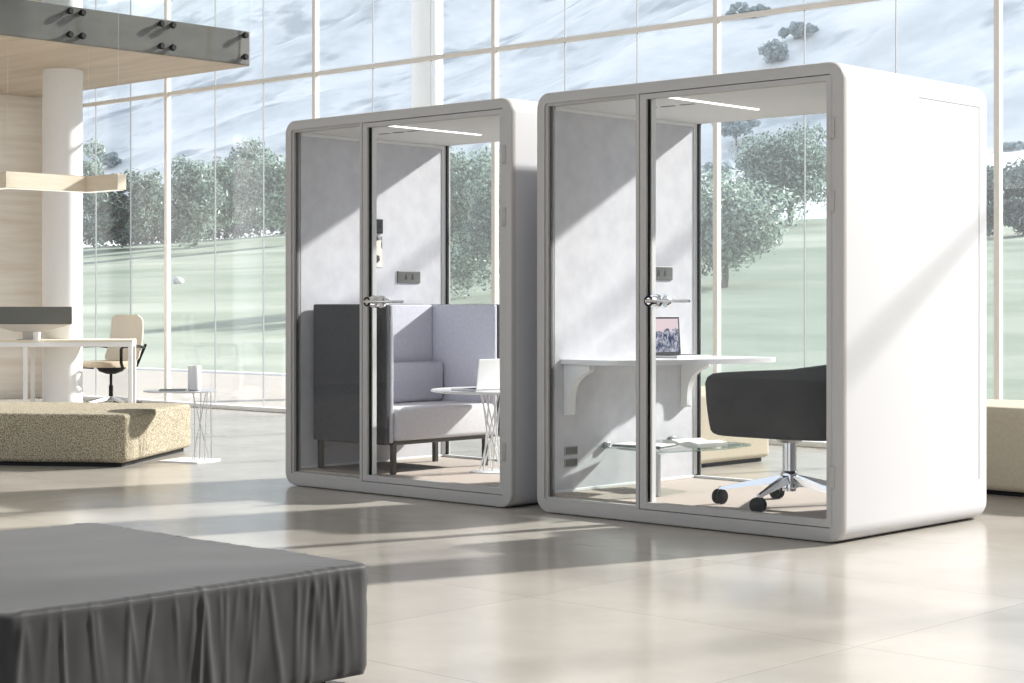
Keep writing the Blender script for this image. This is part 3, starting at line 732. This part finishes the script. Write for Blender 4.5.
# local: faces -x
m = MB()
prof = roundpoly([(-.33, -.24), (.20, -.23), (.20, .23), (-.33, .24)], [.12, .06, .06, .12])
m.prism(prof, .45, .515, bev=.022); m.build('seat', M['seatbeige'], t, smooth=True)
def curved_back(name, mat, x_in, w0, w1, zz0, zz1, th):
    b = bmesh.new(); N1, N2 = 14, 16; G = []
    for side in (0, 1):
        g = []
        for i in range(N1+1):
            v = i/N1; row = []
            for j in range(N2+1):
                s = -1+2*j/N2; w = w0+(w1-w0)*v
                cr = 1 - .30*max(0, (v-.88)/.12)**2 - .25*max(0, (.1-v)/.1)**2
                y = s*w*cr
                x = x_in + .10*v + .05*math.sin(v*math.pi*.9) - .05*s*s + side*th
                z = zz0+(zz1-zz0)*v
                row.append(b.verts.new((x, y, z)))
            g.append(row)
        G.append(g)
    A, B = G
    for i in range(N1):
        for j in range(N2):
            b.faces.new((A[i][j], A[i][j+1], A[i+1][j+1], A[i+1][j])); b.faces.new((B[i][j], B[i+1][j], B[i+1][j+1], B[i][j+1]))
    for i in range(N1):
        for j in (0, N2): b.faces.new((A[i][j], A[i+1][j], B[i+1][j], B[i][j]))
    for j in range(N2):
        for i in (0, N1): b.faces.new((A[i][j], B[i][j], B[i][j+1], A[i][j+1]))
    m = MB(); m.b.free(); m.b = b; return m.build(name, mat, t, smooth=50)
curved_back('backrest', M['mesh'], .21, .24, .215, .50, 1.03, .02)
MB().tube([(.10, 0, .43), (.28, 0, .43), (.33, 0, .52), (.37, 0, .68)], .02, 10).build('back_support', M['pale'], t, smooth=True)
MB().lathe([(.05, .37), (.13, .40), (.16, .44), (.01, .449)], (0, 0, 0), 24).build('mechanism', M['black'], t, smooth=True)
MB().lathe([(.024, .09), (.024, .24), (.016, .245), (.016, .38)], (0, 0, 0), 20).build('column', M['black'], t, smooth=True)
for s_ in (-1, 1):
    MB().tube([(-.05, s_*.20, .44), (-.16, s_*.29, .45), (-.20, s_*.30, .50), (-.20, s_*.30, .655), (-.16, s_*.30, .68), (.14, s_*.29, .68), (.27, s_*.25, .66)], [.018, .018, .018, .018, .018, .016, .012], 8).build('armrest', M['black'], t, smooth=True)
    MB().tube([(.22, s_*.18, .45), (.30, s_*.25, .70)], .016, 8).build('back_bracket', M['black'], t, smooth=True)
star_base(t, 5, .31, .5, .12, .075, M['alu'], wheelmat=M['black'])

# ------------------------------------------------------------------ outside: terrace, lawn, hills
struct(MB().box(-60, 40, YF+.08, 18.8, -.25, -.03).build('terrace', M['brownwood']))
m = MB()
struct(MB().box(-60, 40, 18.8, 19.0, -.25, .0).build('terrace_kerb', M['white']))
def hgt(x, y):
    if y < 19: return -.05
    if y < 62: return -.05 + 4.6*((y-19)/43)**1.1 + .05*noise.noise(Vector((x*.08, y*.1, 0)))
    if y < 130: return 4.55 + 9.0*((y-62)/68)**1.3 + 1.2*noise.noise(Vector((x*.03, y*.03, 3)))*min(1, (y-62)/30)
    f = min(1.0, (y-130)/300)
    H = 150 - 62*math.exp(-((x+430)/55)**2) - 25*math.exp(-((x+330)/40)**2)
    n1 = noise.fractal(Vector((x*.006, y*.006, 5)), 1.0, 2.1, 6)
    rd = 1-abs(noise.noise(Vector((x*.012 + y*.006, y*.004, 9))))*2
    n1 += .35*(1-2*abs(noise.noise(Vector((x*.03 - y*.012, y*.012, 2)))))
    return 13.5 + H*(f**1.15) + f**.6*(24*n1 + 14*rd) + 1.2*noise.noise(Vector((x*.03, y*.03, 3)))*(1-f)
def grid_mesh(name, x0, x1, nx_, y0, y1, ny_, mat, fn):
    vs, fs = [], []
    for j in range(ny_+1):
        for i in range(nx_+1):
            x = x0+(x1-x0)*i/nx_; y = y0+(y1-y0)*(j/ny_); vs.append((x, y, fn(x, y)))
    for j in range(ny_):
        for i in range(nx_):
            a = j*(nx_+1)+i; fs.append((a, a+1, a+nx_+2, a+nx_+1))
    me = bpy.data.meshes.new(name); me.from_pydata(vs, [], fs); me.polygons.foreach_set('use_smooth', [True]*len(fs)); me.update()
    return struct(link_mesh(name, me, mat))
grid_mesh('lawn', -260, 60, 120, 19.0, 74, 70, M['lawn'], hgt)
grid_mesh('hills', -1000, 120, 300, 73.5, 520, 220, M['hill'], lambda x, y: hgt(x, y)-.1)

def ray_ground(u, v):
    s = (305-v)/F
    Z = 22.0
    while Z < 700:
        x, y = at(u, Z)
        if hgt(x, y) >= EYE + s*Z: return x, y, hgt(x, y), Z
        Z += .25 + Z*.002
    x, y = at(u, 100); return x, y, hgt(x, y), 100

def leaf_cloud(blobs, nleaf, ls, rng):
    """many small folded leaves scattered through the outer skin of each clump"""
    bl = np.array(blobs); wgt = bl[:, 3]**2; wgt /= wgt.sum()
    idx = rng.choice(len(bl), nleaf, p=wgt)
    d = rng.normal(size=(nleaf, 3)); d /= np.linalg.norm(d, axis=1)[:, None]
    rad = bl[idx, 3]*rng.uniform(.55, 1.08, nleaf)
    c = bl[idx, :3] + d*rad[:, None]*np.array([1, 1, .8])
    a = rng.normal(size=(nleaf, 3)); a -= (a*d).sum(1)[:, None]*d*.55; a /= np.linalg.norm(a, axis=1)[:, None]
    b = np.cross(d + .5*rng.normal(size=(nleaf, 3)), a); b /= np.linalg.norm(b, axis=1)[:, None]
    s = ls*rng.uniform(.6, 1.4, nleaf)[:, None]
    nn = np.cross(a, b)
    p = np.stack([c-a*s, c+b*s*.45+nn*s*.15, c+a*s, c-b*s*.45+nn*s*.15], 1)
    fs = np.arange(nleaf*4).reshape(-1, 4)
    return p.reshape(-1, 3), fs
def tree(u, vb, vt, hwpx, label, mat='leaf', name='tree', nleaf=2600, seed=0, crown=.78, flat=1.0, leafpx=2.3, group='trees beyond the lawn', Zfix=None, nb=26):
    if Zfix: x, y = at(u, Zfix); z = hgt(x, y); Z = Zfix
    else: x, y, z, Z = ray_ground(u, vb)
    H = (305-vt)/F*Z + EYE - z; R = hwpx/F*Z
    rng = np.random.default_rng(seed+1)
    t = thing(name, label, 'tree' if 'bush' not in name else 'bush', (x, y, z-.1), 0, group)
    zc = H*(1-crown/2); rz_ = H*crown/2
    blobs = []
    for k in range(nb):
        d = rng.normal(size=3); d /= np.linalg.norm(d); r = rng.uniform(.2, .85)
        br = rng.uniform(.30, .48)*min(R, rz_*1.3)
        px = d[0]*r*R; py = d[1]*r*R; pz = zc + d[2]*r*rz_
        blobs.append((px, py, pz, br))
    P_, fs = leaf_cloud(blobs, nleaf, leafpx/F*Z, rng)
    me = bpy.data.meshes.new('foliage'); me.from_pydata(P_.tolist(), [], fs.tolist()); me.update()
    link_mesh('foliage', me, M[mat], t)
    if crown < .97:
        m = MB(); tr = max(.05, H*.028)
        zt_ = zc + rz_*.2
        m.tube([(0, 0, 0), (tr*.6, 0, H*.12), (-tr*.4, tr*.5, zt_*.7), (0, 0, zt_)], [tr*1.3, tr, tr*.8, tr*.4], 8)
        for k in range(6):
            b = blobs[k*3 % len(blobs)]; s0 = H*rng.uniform(.15, .4)
            m.tube([(0, 0, s0), (b[0]*.4, b[1]*.4, s0+(b[2]-s0)*.6), (b[0], b[1], b[2])], [tr*.6, tr*.4, tr*.2], 6)
        m.build('trunk', M['bark'], t, smooth=True)
    return t
TR = [
 (97, 252, 138, 25, 'pale-leaved tree just right of the white column, leftmost of the window trees', 'leafpale', 3600),
 (120, 250, 174, 22, 'darker low tree below the pendant lamp end, beyond the lawn', 'leafdark', 2600),
 (148, 249, 158, 27, 'bushy tree left of the first tall window mullion', 'leaf', 3200),
 (190, 253, 150, 32, 'tree with a visible trunk just right of the first window mullion', 'leaf', 3600),
 (224, 243, 140, 28, 'tree between the first mullion and the left pod, at the thin glass joint', 'leafpale', 3600),
 (253, 242, 128, 32, 'tallest tree of the left group, near the left pod', 'leaf', 4400),
 (284, 242, 138, 28, 'tree rising just left of the left pod frame', 'leafpale', 3400),
 (310, 243, 160, 26, 'tree partly hidden by the left edge of the left pod', 'leaf', 2600),
 (462, 300, 122, 50, 'dense pale tree filling the rear glass of the left pod', 'leafpale', 9500),
 (505, 302, 140, 44, 'dense grey-green tree at the right of the left pod rear glass', 'leaf', 8000),
 (789, 226, 122, 60, 'broad dark solitary tree on the lawn behind the right pod glass', 'leaf', 9000),
 (990, 238, 158, 20, 'dark tree just right of the right pod, left of the right mullion', 'leafdark', 2400),
 (1022, 236, 190, 24, 'dark bushy tree at the right edge of the view', 'leafdark', 2600),
]
for i, (u, vb, vt, hw_, lab, mt, nl) in enumerate(TR):
    tree(u, vb, vt, hw_, lab, mt, nleaf=int(nl*1.7), seed=i, crown=.97 if u != 789 else .86, nb=46)
tree(724, 300, 166, 74, 'nearer pale tree with drooping leafy branches behind the right pod glass', 'leafpale', nleaf=15000, seed=31, Zfix=44, crown=.90, leafpx=2.8, nb=50)
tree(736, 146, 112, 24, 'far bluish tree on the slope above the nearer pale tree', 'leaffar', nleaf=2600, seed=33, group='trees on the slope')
for i, (u, vb, vt, hw_, lab) in enumerate([
    (776, 64, 39, 18, 'bluish bush low on the snowy slope above the right pod'),
    (799, 40, 20, 24, 'bluish bush on the snowy slope below the steel transom'),
    (746, 17, 3, 26, 'bluish bush highest on the snowy slope, above the transom'),
    (862, 92, 74, 20, 'bluish bush on the slope behind the top of the right pod'),
    (110, 168, 152, 22, 'far row bush between pale trees beyond the white column'),
    (715, 182, 160, 22, 'pale bush on the slope at the left edge of the right pod glass'),
    (755, 172, 158, 20, 'pale low bush behind the broad solitary tree'),
    (1018, 186, 170, 22, 'bluish bush above the right-edge dark tree'),
    (1012, 150, 140, 20, 'small bluish bush on the far slope at the right edge')]):
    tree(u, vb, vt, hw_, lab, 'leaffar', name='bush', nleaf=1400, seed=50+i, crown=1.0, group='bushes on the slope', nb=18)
def hedge(u0, u1, Z0, Z1, h, label, seed, nleaf):
    rng = np.random.default_rng(seed); a = at(u0, Z0); b = at(u1, Z1); L_ = math.dist(a, b); blobs = []
    t = thing('hedge', label, 'hedge', (a[0], a[1], 0))
    n = int(L_/.9)
    for k in range(n):
        f = k/n; x = a[0]+(b[0]-a[0])*f; y = a[1]+(b[1]-a[1])*f
        blobs.append((x-a[0]+rng.normal()*.2, y-a[1]+rng.normal()*.3, hgt(x, y)+h*rng.uniform(.3, .6), h*rng.uniform(.45, .7)))
    P_, fs = leaf_cloud(blobs, nleaf, .14, rng)
    me = bpy.data.meshes.new('foliage'); me.from_pydata(P_.tolist(), [], fs.tolist()); me.update(); link_mesh('foliage', me, M['leafdark'], t)
hedge(60, 330, 128, 118, 2.6, 'long dark hedge behind the trees left of the left pod', 5, 16000)
hedge(975, 1060, 78, 76, 2.2, 'dark hedge across the lawn at the right edge of the view', 6, 4500)
x, y, z, Z = ray_ground(178, 284)
b = MB(); bmesh.ops.create_icosphere(b.b, subdivisions=3, radius=1)
for v in b.b.verts: v.co *= 1+.25*noise.noise(v.co*1.3); v.co.z *= .7; v.co *= 5.5/F*Z
o = b.build('boulder', M['rock'], smooth=True); o.location = (x, y, z+.1); tag(o, 'pale boulder on the lawn just right of the first window mullion', 'boulder')
